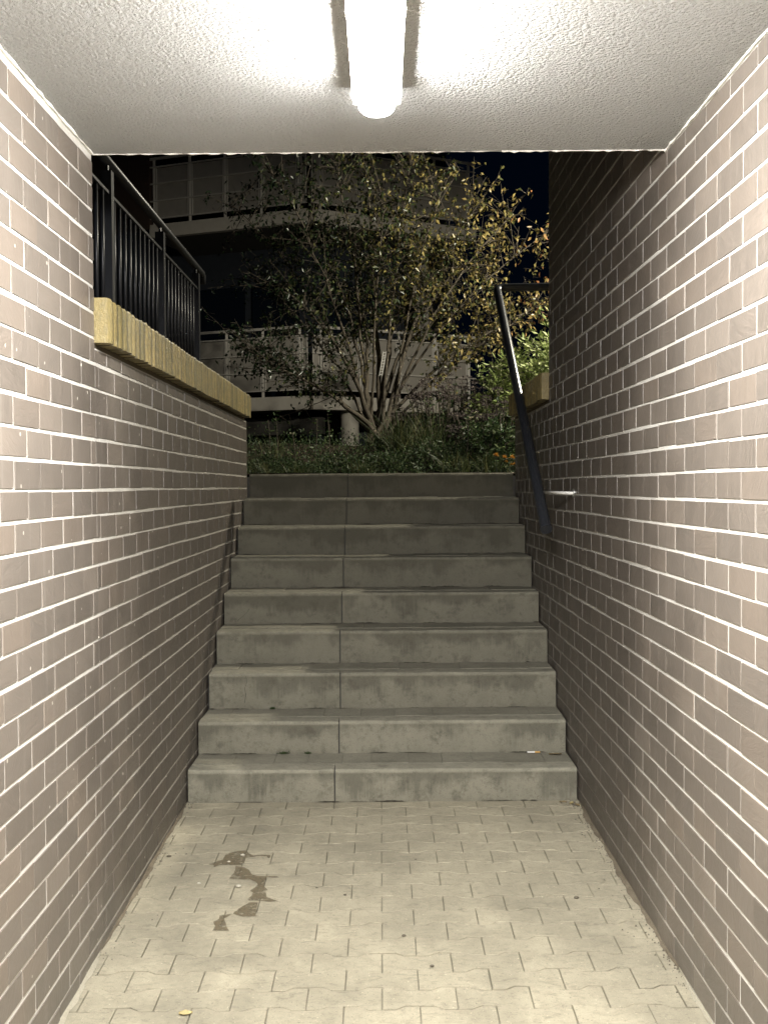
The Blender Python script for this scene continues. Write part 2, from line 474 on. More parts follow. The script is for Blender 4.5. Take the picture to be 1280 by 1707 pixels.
def wall(side, z0, pitch, phase, zmax, label, y_end, cut):
    """side -1 left, +1 right; cut(y) gives the top of the tiled face there"""
    W_ = empty('tiled_wall', (side * HALF, PORTAL, FOOT_Z))
    tag(W_, label, 'wall')
    X = side * (HALF + .003)
    back = side * (HALF + .26)
    rr = random.Random(side + 5)
    # backing masonry with pale joint face
    mb = MB()
    if side < 0:
        mb.box(X, back, -4, PORTAL, -1.75, CZ + .002)
        mb.box(X, back, PORTAL, y_end, -1.75, .468)
    else:
        mb.box(X, back, -4, PORTAL - .02, -1.75, CZ + .002)
        mb.box(X, back, PORTAL - .02, 5.43, -1.75, 3.0)
        mb.box(X, back, 5.43, y_end, -1.75, .468)
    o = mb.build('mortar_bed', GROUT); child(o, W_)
    cand = []
    r = int((-1.72 - z0) / CH)
    wav = [rr.uniform(0, 6.28) for _ in range(80)]
    while z0 + r * CH < zmax:
        zb = z0 + r * CH
        ph = phase + (pitch / 2 if r % 2 == 0 else 0)
        q0 = int((-3.6 - ph) / pitch)
        y = ph + q0 * pitch
        gl = .0075
        while y < y_end:
            gr = (.0075 if y < 3.6 else .0060) if rr.random() > (.16 if y < 3.6 else .30) else .0014
            a, b = y + gl / 2, y + pitch - gr / 2
            gl = gr
            y += pitch
            b = min(b, y_end)
            top = zb + CH - .0096
            parts = []
            edge = PORTAL if side < 0 else 5.43
            if a < edge < b:
                parts = [(a, edge), (edge, b)]
            else:
                parts = [(a, b)]
            for (a_, b_) in parts:
                lim = cut((a_ + b_) / 2)
                t_ = min(top, lim)
                if t_ - zb < .012 or b_ - a_ < .012: continue
                wv = .0016 * math.sin((a_ + b_) * 1.7 + wav[r % 80]) + rr.gauss(0, .0005)
                cand.append(((a_ + b_) / 2, (zb + t_) / 2 + wv, b_ - a_, t_ - zb, rr.gauss(0, .0005)))
        r += 1
    # the tiles that show largest become parts of their own
    def size(c):
        p = project((side * HALF, c[0], c[1])) if c[0] > .3 else (-999, 0, 1)
        if not (-5 < p[0] < 1285 and -5 < p[1] < 1712): return 0
        if side < 0 and c[0] < PORTAL and False: return 0
        return c[2] * c[3] / (c[0] ** 3)
    cand.sort(key=size, reverse=True)
    meshes = {}
    rot = Matrix(((0, 0, -side), (1, 0, 0), (0, 1, 0))) if side < 0 else Matrix(((0, 0, -1), (1, 0, 0), (0, 1, 0)))
    def tr(vs):
        out = []
        for (u, v, w) in vs:
            out.append((-side * w, u, v))
        return out
    flip = (side > 0)
    stuff = MB(); n_i = 0
    for i, (yc, zc, L, H, dx) in enumerate(cand):
        full = abs(L - (pitch - .009)) < .0002 or abs(L - (pitch - .00530)) < .0002 or abs(L - (pitch - .0016)) < .0002
        vs, fs = tile_verts(L, H, rr)
        if flip: fs = [tuple(reversed(f)) for f in fs]
        x = X + dx * 1.0
        fs = [tuple(reversed(f)) for f in fs]
        if i < 300:
            key = (round(L, 4), round(H, 4), rr.randint(0, 2))
            if key not in meshes:
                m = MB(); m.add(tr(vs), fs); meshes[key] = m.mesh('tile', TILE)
            o = link('tile', meshes[key], W_, Vector((x, yc, zc)) - Vector(W_.location))
        else:
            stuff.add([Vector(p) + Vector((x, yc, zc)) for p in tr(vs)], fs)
    o = stuff.build('tile_field', TILE); child(o, W_); tag(o, kind='stuff')
    return W_

def cut_l(y): return CZ - .006 if y < PORTAL else .462
def cut_r(y): return CZ - .006 if y < PORTAL - .02 else (3.0 if y < 5.43 else .462)
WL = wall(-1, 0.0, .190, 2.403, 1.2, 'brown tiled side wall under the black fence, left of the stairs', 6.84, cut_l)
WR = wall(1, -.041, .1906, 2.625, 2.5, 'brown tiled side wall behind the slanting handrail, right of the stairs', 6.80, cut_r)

# yellow coping bricks
def coping(parent, side, y0, y1):
    bed = MB().box(side * (HALF + .006), side * (HALF + .20), y0, y1, .468, .489)
    o = bed.build('coping_bed', mat_cb); child(o, parent)
    pitch = .062; y = y0; variants = []
    for v in range(5):
        rr = random.Random(v * 3 + 1)
        m = MB()
        # ribbed brick on edge: cross-section across y with rounded proud face
        xi, xo = 0.0, .235
        n = 5
        w = pitch - .010
        prof = []
        for i in range(n):
            t = i / (n - 1)
            prof.append((t * w, -.009 * math.sin(math.pi * t) + rr.uniform(-.001, .001)))
        zb = .487 + rr.uniform(-.003, .003); zt = .636 + rr.uniform(-.0015, .0015)
        lo = [(x, yy, zb) for yy, x in prof]; hi = [(x + .004, yy, zt) for yy, x in prof]
        hm = [(x, yy, zt - .008) for yy, x in prof]
        lo += [(xo, w, zb), (xo, 0, zb)]; hm += [(xo, w, zt - .008), (xo, 0, zt - .008)]; hi += [(xo - .004, w, zt), (xo - .004, 0, zt)]
        N = len(lo)
        vs = lo + hm + hi
        fs = [tuple(reversed(range(N))), tuple(range(2 * N, 3 * N))]
        for i in range(N):
            k = (i + 1) % N
            fs.append((i, k, N + k, N + i)); fs.append((N + i, N + k, 2 * N + k, 2 * N + i))
        if side < 0:
            m.add([(-x, yy, z) for x, yy, z in vs], [tuple(reversed(f)) for f in fs])
        else:
            m.add(vs, fs)
        # winding check is not needed: closed solids
        variants.append(m.mesh('coping_brick', COPE))
    endm = variants[0].copy(); endm.materials[0] = COPE_END
    while y + pitch <= y1 + .001:
        o = link('coping_brick', endm if y == y0 else random.choice(variants), parent, Vector((side * (HALF - .040) + random.gauss(0, .0012), y, random.gauss(0, .001))) - Vector(parent.location))
        y += pitch
mat_cb = mat_plain('dark_mortar', (.07, .055, .03), .95, 0, .8, 90)
coping(WL, -1, PORTAL + .006, 6.76)
coping(WR, 1, 5.436, 6.80)

# pale smear of mortar at the foot of the left wall, dirt at the foot of the right wall
def smear(name, mat, label, cat, side, y0, y1, wmax, seed, kind='stuff'):
    rr = random.Random(seed); m = MB(); N = 150; a = []; b = []; c = []
    for i in range(N + 1):
        y = y0 + (y1 - y0) * i / N
        w = wmax * (.62 + .22 * math.sin(y * 9.3 + seed) + .14 * math.sin(y * 31 + seed * 2) + .07 * math.sin(y * 77) + rr.uniform(-.04, .04)) * min(1, (i + 1) / 20, (N - i + 1) / 20)
        z = floor_z(y)
        a.append((side * (HALF + .002), y, z + .009 + .003 * math.sin(y * 23)))
        b.append((side * (HALF - w * .5), y, z + .0065))
        c.append((side * (HALF - w), y, z + .0022))
    m.v = a + b + c
    K = N + 1
    for i in range(N):
        m.f.append((i, i + 1, K + i + 1, K + i)); m.f.append((K + i, K + i + 1, 2 * K + i + 1, 2 * K + i))
    o = m.build(name, mat); tag(o, label, cat if kind != 'stuff' else None, kind=kind); return o
SMEAR = mat_concrete('mortar_smear', (.38, .35, .27), (.30, .275, .21), (.19, .175, .13))
DIRT = mat_concrete('dirt', (.20, .17, .12), (.10, .08, .055), (.05, .04, .03), sc=3)
smear('mortar_smear', SMEAR, 'pale smear of mortar along the foot of the left wall', None, -1, 1.6, 3.20, .032, 3)
smear('dirt_strip', DIRT, 'dark dirt and grit lying along the foot of the left wall', None, -1, 3.2, 4.6, .018, 4)
smear('dirt_strip', DIRT, 'dark dirt and grit lying along the foot of the right wall', None, 1, 3.05, 4.6, .026, 5)
smear('mortar_smear', SMEAR, 'pale smear of mortar along the foot of the right wall', None, 1, 1.6, 3.05, .012, 6)

# ------------------------------------------------------------------ staircase
stairs = tag(empty('staircase', (0, FOOT_Y, FOOT_Z)), 'worn grey concrete staircase rising out of the passage', 'stairs')
tops = [-1.372, -1.205, -1.011, -.823, -.636, -.446, -.262, -.080, .093]
jx = [-.232, -.222, -.226, -.238, -.238, -.238, -.238, -.236, -.235]
TR = .281
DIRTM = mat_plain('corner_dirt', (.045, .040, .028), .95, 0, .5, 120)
def kerb_mesh(L, H, rr):
    D = .10
    prof = [(0, -H - .01), (0, -.016), (.003, -.006), (.010, 0.0), (.05, .0005), (D, 0), (D, -H - .01)]
    m = MB(); ns = 14; K = len(prof)
    for i in range(ns + 1):
        x = L * i / ns
        jy = rr.uniform(-.0012, .0012); chip = rr.uniform(0, .004) if rr.random() < .4 else 0
        for q, (y, z) in enumerate(prof):
            yy = y + jy + (chip if q in (2,) else 0)
            zz = z + (rr.uniform(-.0012, .0008) if q in (2, 3) else 0) - (chip if q in (2, 3) else 0)
            m.v.append((x, yy, zz))
    for i in range(ns):
        for q in range(K - 1):
            a = i * K + q
            m.f.append((a, a + K, a + K + 1, a + 1))
    m.f.append(tuple(range(K))); m.f.append(tuple(reversed(range(ns * K, ns * K + K))))
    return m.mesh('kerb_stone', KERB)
prev = FOOT_Z - .005
rr = random.Random(21)
for s, zt in enumerate(tops):
    yf = FOOT_Y + s * TR
    H = zt - prev + .02
    xl = -HALF + .006 + rr.uniform(0, .008); xr = HALF - .004 - rr.uniform(0, .006)
    for (x0, x1) in ((xl, jx[s] - .0035), (jx[s] + .0035, xr)):
        o = link('kerb_stone', kerb_mesh(x1 - x0, H, rr), stairs, Vector((x0, yf + rr.uniform(-.003, .003), zt + rr.uniform(-.0015, .0015))) - Vector(stairs.location))
    # tread pavers behind the kerb
    d0, d1 = yf + .104, yf + TR - .002 if s < 8 else yf + .5
    x = -HALF + .01
    while x < HALF - .03:
        w = rr.uniform(.13, .21); x1 = min(x + w, HALF - .008)
        if HALF - .008 - x1 < .05: x1 = HALF - .008
        m = MB(); g = .002
        hz = rr.uniform(.001, .0055)
        m.box(-(x1 - x) / 2 + .0008, (x1 - x) / 2 - .0008, 0, d1 - d0, -.05, 0)
        # soften the front top edge
        o = m.build('tread_stone', TREAD, stairs)
        o.location = Vector(((x + x1) / 2, d0 + rr.uniform(-.001, .002), zt + hz)) - Vector(stairs.location)
        o.rotation_euler = (rr.gauss(0, .004), rr.gauss(0, .004), 0)
        x = x1
    prev = zt
# dirt and broken mortar in the corner between tread and riser
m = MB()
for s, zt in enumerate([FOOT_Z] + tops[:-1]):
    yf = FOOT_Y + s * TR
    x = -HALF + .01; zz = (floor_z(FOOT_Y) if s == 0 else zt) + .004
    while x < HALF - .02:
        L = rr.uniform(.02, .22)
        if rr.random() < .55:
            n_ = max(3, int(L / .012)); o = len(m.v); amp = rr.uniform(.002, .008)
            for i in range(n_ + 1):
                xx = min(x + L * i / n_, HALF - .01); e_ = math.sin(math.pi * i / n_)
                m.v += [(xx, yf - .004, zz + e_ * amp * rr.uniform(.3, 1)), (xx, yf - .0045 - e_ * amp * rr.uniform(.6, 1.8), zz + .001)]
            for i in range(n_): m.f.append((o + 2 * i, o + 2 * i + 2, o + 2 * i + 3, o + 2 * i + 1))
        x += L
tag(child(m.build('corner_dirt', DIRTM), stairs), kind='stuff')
# solid core under the steps
core = MB()
for s, zt in enumerate(tops):
    yf = FOOT_Y + s * TR
    core.box(-HALF - .05, HALF + .05, yf + .05 + s * .0001, 7.6, (tops[s - 1] - .03 if s else -1.8), zt - .02)
child(core.build('step_core', DARKCON), stairs)
# hairline cracks in two risers
def crack(pts, w=.0028):
    m = MB()
    P = [Vector(p) for p in pts]
    for p in P:
        ww = w * random.uniform(.4, 1)
        m.v.append((p.x - ww / 2, p.y, p.z)); m.v.append((p.x + ww / 2, p.y, p.z))
    for i in range(len(P) - 1):
        m.f.append((2 * i, 2 * i + 1, 2 * i + 3, 2 * i + 2))
    child(m.build('crack', CRACKM), stairs)
CRACKM = mat_plain('crack_shade', (.035, .032, .025), 1)
for pix, s in (([(410, 1127), (412, 1137), (408, 1148), (410, 1158), (408, 1172)], 2), ([(416, 1015), (411, 1022), (404, 1028), (396, 1035)], 4)):
    crack([at_y(a, b, FOOT_Y + s * TR - .0042) for a, b in pix])

# ------------------------------------------------------------------ outside ground
def gz(x, y):
    e = max(0, min(1, (y - 8.0) / 2.6)); e = e * e * (3 - 2 * e)
    s = max(0, min(1, (abs(x) - 1.5) / .6))
    z = .085 + .38 * max(e, s)
    return z + .02 * math.sin(x * 3.1 + y * 2.3)
m = MB(); xs = [-40, -20, -10] + [-6 + .3 * i for i in range(41)] + [10, 20, 40]
ysg = [7.02 + .25 * i for i in range(40)] + [20, 30, 60, 120]
for y in ysg:
    for x in xs: m.v.append((x, y, gz(x, y)))
K = len(xs)
for j in range(len(ysg) - 1):
    for i in range(K - 1):
        a = j * K + i; m.f.append((a, a + 1, a + K + 1, a + K))
tag(m.build('ground', SOIL, smooth=True), 'dark planting soil beyond the top of the stairs', kind='structure')
tag(MB().box(-HALF - .262, -12, 3.23, 7.04, -1.8, .462).build('ground', SOIL), 'raised ground behind the fence on the left', kind='structure')
tag(MB().box(HALF + .262, 12, 3.23, 7.04, -1.8, .462).build('ground', SOIL), 'raised ground behind the right wall', kind='structure')
tag(MB().box(-.948, .948, 7.37, 7.72, -.2, .0885).build('landing', TREAD), 'narrow stone landing at the top of the stairs', kind='structure')

# ------------------------------------------------------------------ tunnel luminaire
lamp = tag(empty('ceiling_light', (-.005, 1.98, CZ)), 'long glowing white ceiling luminaire with rounded end', 'ceiling light')
LX = -.005; LY0, LY1 = -.75, 2.72
hb = MB()
w2 = .066
hb.add([(LX + sx * w, y, z) for y in (LY0, LY1 - .02) for (sx, w, z) in ((-1, w2 + .004, CZ - .001), (-1, w2, CZ - .046), (1, w2, CZ - .046), (1, w2 + .004, CZ - .001))],
       [(0, 1, 2, 3), (7, 6, 5, 4), (0, 4, 5, 1), (1, 5, 6, 2), (2, 6, 7, 3), (3, 7, 4, 0)])
child(hb.build('housing', WHITE), lamp)
# shallow diffuser with rounded end; the lamp inside stops short of the end
sec = 10
def diffuser(name, yy, mat, cap):
    dm = MB()
    for y, sc_ in yy:
        for i in range(sec + 1):
            a = math.pi * i / sec
            x = -math.cos(a); z = -math.sin(a) ** .5 if math.sin(a) > 1e-6 else 0
            dm.v.append((LX + x * .053 * sc_, y, CZ - .047 + z * .036 * (sc_ ** .6)))
    K = sec + 1
    for j in range(len(yy) - 1):
        for i in range(sec):
            a = j * K + i; dm.f.append((a, a + 1, a + K + 1, a + K))
    if cap: dm.f.append(tuple(range((len(yy) - 1) * K, len(yy) * K)))
    child(dm.build(name, mat, smooth=True), lamp)
diffuser('diffuser', [(LY0, 1)] + [(y, 1) for y in np.linspace(LY0 + .1, LY1 - .10, 10)], TUBE, False)
diffuser('diffuser_end', [(LY1 - .10, 1), (LY1 - .05, .99), (LY1 - .03, .93), (LY1 - .012, .80), (LY1 - .003, .6), (LY1, .35)], TUBE_END, True)
clips = MB()
for y in (1.7, 2.15, 2.60):
    for sx in (-1, 1):
        clips = MB().box(LX + sx * .052, LX + sx * .0675, y, y + .03, CZ - .056, CZ - .040)
        child(clips.build('clip', WHITE), lamp)
# cobwebs on both sides of the luminaire
WEB = mat_plain('cobweb', (.85, .83, .78), .9)
def web(pix, label):
    pts = [at_z(a, b, z) for a, b, z in pix]
    o = MB().tube(pts, .0007, 4).build('cobweb', WEB); tag(o, label, 'cobweb')
web([(590, 78, 1.06), (577, 74, 1.075), (566, 69, 1.09), (566, 61, 1.1), (573, 56, 1.103)], 'curled cobweb strand left of the ceiling luminaire')
web([(594, 171, 1.06), (583, 160, 1.085), (562, 152, 1.103)], 'upper of two cobweb strands left of the luminaire end')
web([(596, 173, 1.06), (580, 166, 1.085), (556, 157, 1.103)], 'lower of two cobweb strands left of the luminaire end')
web([(674, 17, 1.06), (690, 19, 1.09), (706, 24, 1.103)], 'pale cobweb strand right of the luminaire near the picture top')
web([(671, 136, 1.06), (679, 132, 1.103)], 'short cobweb strand right of the luminaire end')

# ------------------------------------------------------------------ black fence on the left wall
fence = tag(empty('metal_fence', (-1.13, 5.5, .636)), 'black steel fence with upright bars above the yellow coping', 'fence')
FX = -1.25; FX = -1.13
k_ = 1.13
py = [k_ * F / (635 - 47 + 4), k_ * F / 448, k_ * F / 362, k_ * F / 304]
py[0] = py[1] - (py[2] - py[1])
ZT = 1.166 * k_; ZH = 1.205 * k_; ZR = 1.083 * k_
for y in py:
    child(MB().box(FX - .022, FX + .022, y - .02, y + .02, .60, ZT).build('post', BLACK), fence)
    child(MB().tube([(FX, y, ZT), (FX, y, ZH - .015)], .007, 8).build('bracket', BLACK), fence)
child(MB().tube([(FX, py[0] - .6, ZH), (FX, py[3] + .2, ZH), (FX, py[3] + .23, ZH - .01), (FX, py[3] + .235, ZH - .06)], .021, 12).build('handrail', BLACK, smooth=True), fence)
for z in (ZR, .70):
    child(MB().box(FX - .014, FX + .014, py[0] - .6, py[3], z - .006, z + .006).build('rail', BLACK), fence)
bar = MB().tube([(0, 0, .70), (0, 0, ZR)], .0085, 8).mesh('bar', BLACK, True)
y = py[0] - .5
while y < py[3] - .03:
    if min(abs(y - q) for q in py) > .03:
        link('bar', bar, fence, Vector((FX, y, 0)) - Vector(fence.location))
    y += .086
# ------------------------------------------------------------------ handrail on the right wall
hr = tag(empty('stair_handrail', (.845, 4.9, -.2)), 'dark painted pipe handrail slanting up the right wall', 'handrail')
P0 = Vector(at_y(910, 882, 4.88)); P1 = Vector(at_y(829, 486, 6.86))
d = (P1 - P0).normalized()
pts = [P0, P0.lerp(P1, .33), P0.lerp(P1, .66), P1]
corner = P1 + d * .06
out = Vector((1, 0, .01))
bend = []
for i in range(1, 6):
    t = i / 6
    bend.append((P1 * (1 - t) ** 2 + corner * 2 * t * (1 - t) + (corner + out * .06) * t ** 2))
pts += bend + [corner + out * .06, corner + out * .9]
child(MB().tube(pts, .0285, 20).build('pipe', PIPE, smooth=False), hr)
for o in hr.children: o.data.shade_smooth() if False else None
child(MB().tube([P0 - d * .004, P0 + d * .012], .0305, 20).build('end_cap', PIPE), hr)
wp = Vector(at_y(956, 822, 1)); wp = wp * (HALF / wp.x)
bp = min((P0.lerp(P1, i / 60) for i in range(60)), key=lambda q: abs(project(q)[1] - 824))
child(MB().tube([bp + Vector((.02, 0, 0)), Vector((.93, wp.y, wp.z)), wp], .008, 8).build('bracket', WHITE, smooth=True), hr)
child(MB().tube([wp - Vector((.006, 0, 0)), wp], .022, 14).build('wall_plate', STEEL), hr)
e = corner + out * .9
child(MB().tube([e, e + Vector((.0, 0, -1.2))], .0285, 14).build('support_post', PIPE), hr)

# ------------------------------------------------------------------ apartment building
bld = tag(empty('apartment_building', (-1, 18, .4)), 'apartment building with stacked bay balconies behind the tree', 'building')
C0 = Vector((-1.22, 16.8, 0))
dl = Vector((-1.12, .39, 0)).normalized(); dr = Vector((1.42, .66, 0)).normalized()
def facet(org, dr_, length, zf, posts, railz, first_gap):
    nrm = Vector((dr_.y, -dr_.x, 0));
    if nrm.y > 0: nrm = -nrm
    def P(t, z, o=0): return org + dr_ * t + nrm * o + Vector((0, 0, z))
    child(MB().obox(P(first_gap, zf - .12), P(length, zf - .12), .10, .235).build('fascia', FASCIA), bld)
    child(MB().obox(P(0, zf - .16, -.75), P(length, zf - .16, -.75), 1.4, .16).build('balcony_slab', DARKCON), bld)
    rr_ = [(1.20, .045), (1.05, .022), (.745, .022), (.43, .022), (.11, .022)]
    for dz, h in rr_:
        child(MB().obox(P(first_gap, zf + dz, .02), P(length, zf + dz, .02), .03, h).build('rail', RAILM), bld)
    for i, t in enumerate(posts):
        child(MB().obox(P(t, zf - .02, -.012), P(t, zf + 1.2, -.012), .045, .03).build('post', RAILM), bld)
        for sg in (-1, 1):
            pass
    edges = [first_gap + .02] + list(posts) + [length]
    for i in range(len(edges) - 1):
        a = edges[i] + (.045 if i or first_gap < 0 else .01); b = edges[i + 1] - .045
        if b - a < .06: continue
        child(MB().obox(P(a, zf + .575, -.03), P(b, zf + .575, -.03), .02, .93).build('balcony_panel', PANEL), bld)
        for e_ in (a, b):
            child(MB().obox(P(e_, zf + .11, -.015), P(e_, zf + 1.04, -.015), .02, .016).build('panel_trim', RAILM), bld)
def tpos(org, d_, px):
    # distance along a facet at which it shows at column px
    r = ray(px, 700); rx, ry = r.x, r.y
    # org + d t = s r
    det = d_.x * (-ry) + rx * d_.y
    t = (-org.x * (-ry) - rx * org.y) / det
    return t
for zf in (1.593, 4.83):
    Lp = [tpos(C0, dl, p) for p in (500.6, 439, 379, 321, 262)]
    Rp = [tpos(C0, dr, p) for p in (537, 602, 666, 726, 782)]
    facet(C0, dl, tpos(C0, dl, 256), zf, [t for t in Lp], 0, .025)
    facet(C0, dr, tpos(C0, dr, 792), zf, [t for t in Rp], 0, .035)
# core walls
pl = C0 + Vector((0, 1.55, 0)); a1 = pl + dl * 6; b1 = pl + dr * 2.25
core = MB()
core.add([(a1.x, a1.y, -.2), (pl.x, pl.y, -.2), (b1.x, b1.y, -.2), (b1.x + 1, b1.y + 7, -.2), (a1.x, a1.y + 7, -.2),
          (a1.x, a1.y, 9), (pl.x, pl.y, 9), (b1.x, b1.y, 9), (b1.x + 1, b1.y + 7, 9), (a1.x, a1.y + 7, 9)],
         [(0, 1, 6, 5), (1, 2, 7, 6), (2, 3, 8, 7), (3, 4, 9, 8), (4, 0, 5, 9), (5, 6, 7, 8, 9)])
child(core.build('wall', FACADE), bld)
def onface(org, d_, t0, t1, z0, z1, off, th, name, mat):
    nrm = Vector((d_.y, -d_.x, 0))
    if nrm.y > 0: nrm = -nrm
    a = org + d_ * t0 + nrm * off; b = org + d_ * t1 + nrm * off
    return child(MB().obox(a + Vector((0, 0, (z0 + z1) / 2)), b + Vector((0, 0, (z0 + z1) / 2)), th, z1 - z0).build(name, mat), bld)
for zf in (1.6, 4.85):
    for (d_, t0, t1) in ((dl, .3, 1.3), (dl, 1.45, 2.5), (dr, .25, 1.2), (dl, 2.9, 3.6)):
        f = onface(pl, d_, t0, t1, zf + .15, zf + 2.3, .03, .05, 'window', GLASS)
        onface(pl, d_, t0 - .05, t0, zf + .1, zf + 2.35, .04, .07, 'window_frame', FACADE)
# pale concrete column at the right of the bay, seen between the floors
cc = at_y(703, 500, 18.4)
child(MB().box(cc.x - .125, cc.x + .125, 18.3, 18.55, 1.6, 4.6).build('column', mat_plain('column_paint', (.38, .36, .32), .8, 0, .2, 30)), bld)
# brown cladding at the left end of the upper balcony
q = C0 + dl * tpos(C0, dl, 257)
for i in range(4):
    a = q + dl * (.0 + i * .46); b = q + dl * (.45 + i * .46)
    child(MB().obox(a + Vector((0, 0, 6.35)), b + Vector((0, 0, 6.35)), .12, 3.2).build('cladding_panel', BROWN), bld)
# beam and round columns under the lower balcony
onface(C0 + Vector((0, .6, 0)), dl, -.2, 3.5, .95, 1.25, 0, .2, 'beam', DARKCON)
onface(C0 + Vector((0, 1.1, 0)), dl, -.2, 6, -.2, .93, 0, .1, 'base_wall', FACADE)
c1 = at_y(583, 715, 17.4)
child(MB().tube([(c1.x, 17.4, -.2), (c1.x, 17.4, 1.36)], .165, 24).build('round_column', FASCIA), bld)
c2 = at_y(556, 715, 18.0)
child(MB().box(c2.x - .07, c2.x + .07, 17.9, 18.1, -.2, 1.3).build('brown_column', BROWN), bld)
# small wall lamp globe at the end of the upper rail
gp = at_y(798, 304, 18.3)
g = MB(); g.tube([gp + Vector((0, 0, -.11)), gp + Vector((0, 0, -.07)), gp, gp + Vector((0, 0, .07)), gp + Vector((0, 0, .11))], [.02, .07, .09, .07, .02], 12)
child(g.build('wall_lamp', RAILM, smooth=True), bld)

# ------------------------------------------------------------------ vegetation
def leaf_mesh(name, mat, pts, dirs, length, width, parent=None, fold=.25, droop=0.0):
    """one folded four-point leaf per point; pts, dirs are (n,3) arrays"""
    n = len(pts)
    d = dirs / (np.linalg.norm(dirs, axis=1, keepdims=True) + 1e-9)
    r = rng.normal(size=(n, 3))
    s = np.cross(d, r); s /= (np.linalg.norm(s, axis=1, keepdims=True) + 1e-9)
    u = np.cross(s, d)
    L = (length * rng.uniform(.6, 1.3, size=(n, 1))); Wd = width * rng.uniform(.7, 1.25, size=(n, 1))
    v = np.zeros((n, 4, 3))
    v[:, 0] = pts
    v[:, 1] = pts + d * L * .45 + s * Wd * .5 + u * Wd * fold
    v[:, 2] = pts + d * L + np.array([0, 0, -1.0]) * L * droop
    v[:, 3] = pts + d * L * .45 - s * Wd * .5 + u * Wd * fold
    me = bpy.data.meshes.new(name)
    me.vertices.add(n * 4); me.vertices.foreach_set('co', v.reshape(-1).astype('f'))
    idx = (np.arange(n)[:, None] * 4 + np.array([[0, 1, 2, 0, 2, 3]])).reshape(-1)
    me.loops.add(n * 6); me.loops.foreach_set('vertex_index', idx.astype('i'))
    me.polygons.add(n * 2)
    me.polygons.foreach_set('loop_start', (np.arange(n * 2) * 3).astype('i'))
    me.materials.append(mat); me.update(calc_edges=True); me.validate()
    return link(name, me, parent)

def bez(a, c, b, n):
    return [a * (1 - t) ** 2 + c * 2 * t * (1 - t) + b * t * t for t in [i / n for i in range(n + 1)]]

# the multi-stemmed tree
TY = 10.5
tb = at_y(632, 716, TY); tb.z = gz(0, TY) - .02
tree = tag(empty('multi_stem_tree', tb), 'slender many-stemmed tree with sparse green and golden leaves', 'tree')
ends = [(395, 575, -.2), (432, 600, -.6), (430, 470, .3), (385, 340, .5), (455, 290, -.4), (500, 500, -.5), (520, 370, .2), (560, 275, -.1), (605, 250, .5), (640, 330, -.5),
        (690, 255, .2), (735, 320, -.3), (790, 350, .3), (850, 360, -.1), (915, 385, .2), (925, 500, .4), (850, 545, -.4), (600, 440, .3), (690, 430, .6), (770, 440, .1)]
leaf_p = []; leaf_d = []
tw = MB()
rr = random.Random(5)
for (px, py_, dy) in ends:
    e = Vector(at_y(px, py_, TY + dy))
    b0 = tb + Vector((rr.uniform(-.13, .13), rr.uniform(-.1, .1), 0))
    v = e - b0
    c = b0 + Vector((v.x * .30, v.y * .4, v.z * .62))
    path = bez(b0, c, e, 12)
    for i in range(2, 12): path[i] = path[i] + Vector((rr.gauss(0, .012), rr.gauss(0, .012), 0))
    r_b = rr.uniform(.016, .036)
    st_m = MB().tube(path, [r_b * (1 - .78 * (i / 12)) for i in range(13)], 7)
    child(st_m.build('stem', BARK, smooth=True), tree)
    for k in range(34):
        t = 1 - .56 * rr.random() ** 1.15; f = t * 12; i = min(int(f), 11); p = path[i].lerp(path[i + 1], f - i)
        along = (path[i + 1] - path[i]).normalized()
        side = Vector((rr.gauss(0, 1), rr.gauss(0, .9), rr.gauss(.3, .7))).normalized()
        ln = rr.uniform(.12, .62) * (1.1 if t > .5 else .7)
        q = p + (along * .5 + side * .8).normalized() * ln
        mid = (p + q) / 2 + Vector((0, 0, rr.uniform(-.02, .06)))
        sub = bez(p, mid, q, 4)
        tw.tube(sub, [.0055 * (1 - .7 * j / 4) for j in range(5)], 4, False)
        for s_ in range(int(ln / .050) + 2):
            tt = rr.uniform(.15, 1.0); lp = sub[min(int(tt * 4), 3)].lerp(sub[min(int(tt * 4) + 1, 4)], tt * 4 % 1)
            # little side twig with several leaves
            tp = lp + Vector((rr.gauss(0, .06), rr.gauss(0, .06), rr.gauss(0, .05)))
            tw.tube([lp, tp], [.002, .001], 3, False)
            for g_ in range(rr.randint(1, 3)):
                leaf_p.append(tp + Vector((rr.gauss(0, .02), rr.gauss(0, .02), rr.gauss(0, .02))))
                leaf_d.append(Vector((rr.gauss(0, .8), rr.gauss(0, .8), rr.gauss(-.55, .6))))
child(tw.build('twigs', BARK), tree)
o = leaf_mesh('foliage', TREELEAF, np.array(leaf_p), np.array(leaf_d), .053, .028, None, .22, .15); child(o, tree)
# ribbed strip tied among the stems
s0 = at_y(632, 627, TY - .25); s1 = at_y(639, 586, TY - .25)
strip = tag(empty('ribbed_strip', s0), 'pale ribbed plastic strip tied among the tree stems', 'plant tie')
for k in (0, 1):
    off = Vector((.030 * k, 0, 0))
    child(MB().tube([s0 + off, s1 + off], .0035, 6).build('edge_cord', WHITE), strip)
for i in range(9):
    p = s0.lerp(s1, (i + .5) / 9)
    child(MB().tube([p, p + Vector((.030, 0, .004))], .0035, 5).build('rung', WHITE), strip)
k1, k2 = at_y(724, 645, TY + .5), at_y(783, 579, TY + .5)
tag(MB().tube([k1, k1.lerp(k2, .5) + Vector((0, 0, -.02)), k2], [.017, .014, .010], 8).build('garden_stake', mat_plain('dry_wood', (.34, .29, .20), .8)), 'pale bare stick leaning between tree and bright shrub', 'stake')

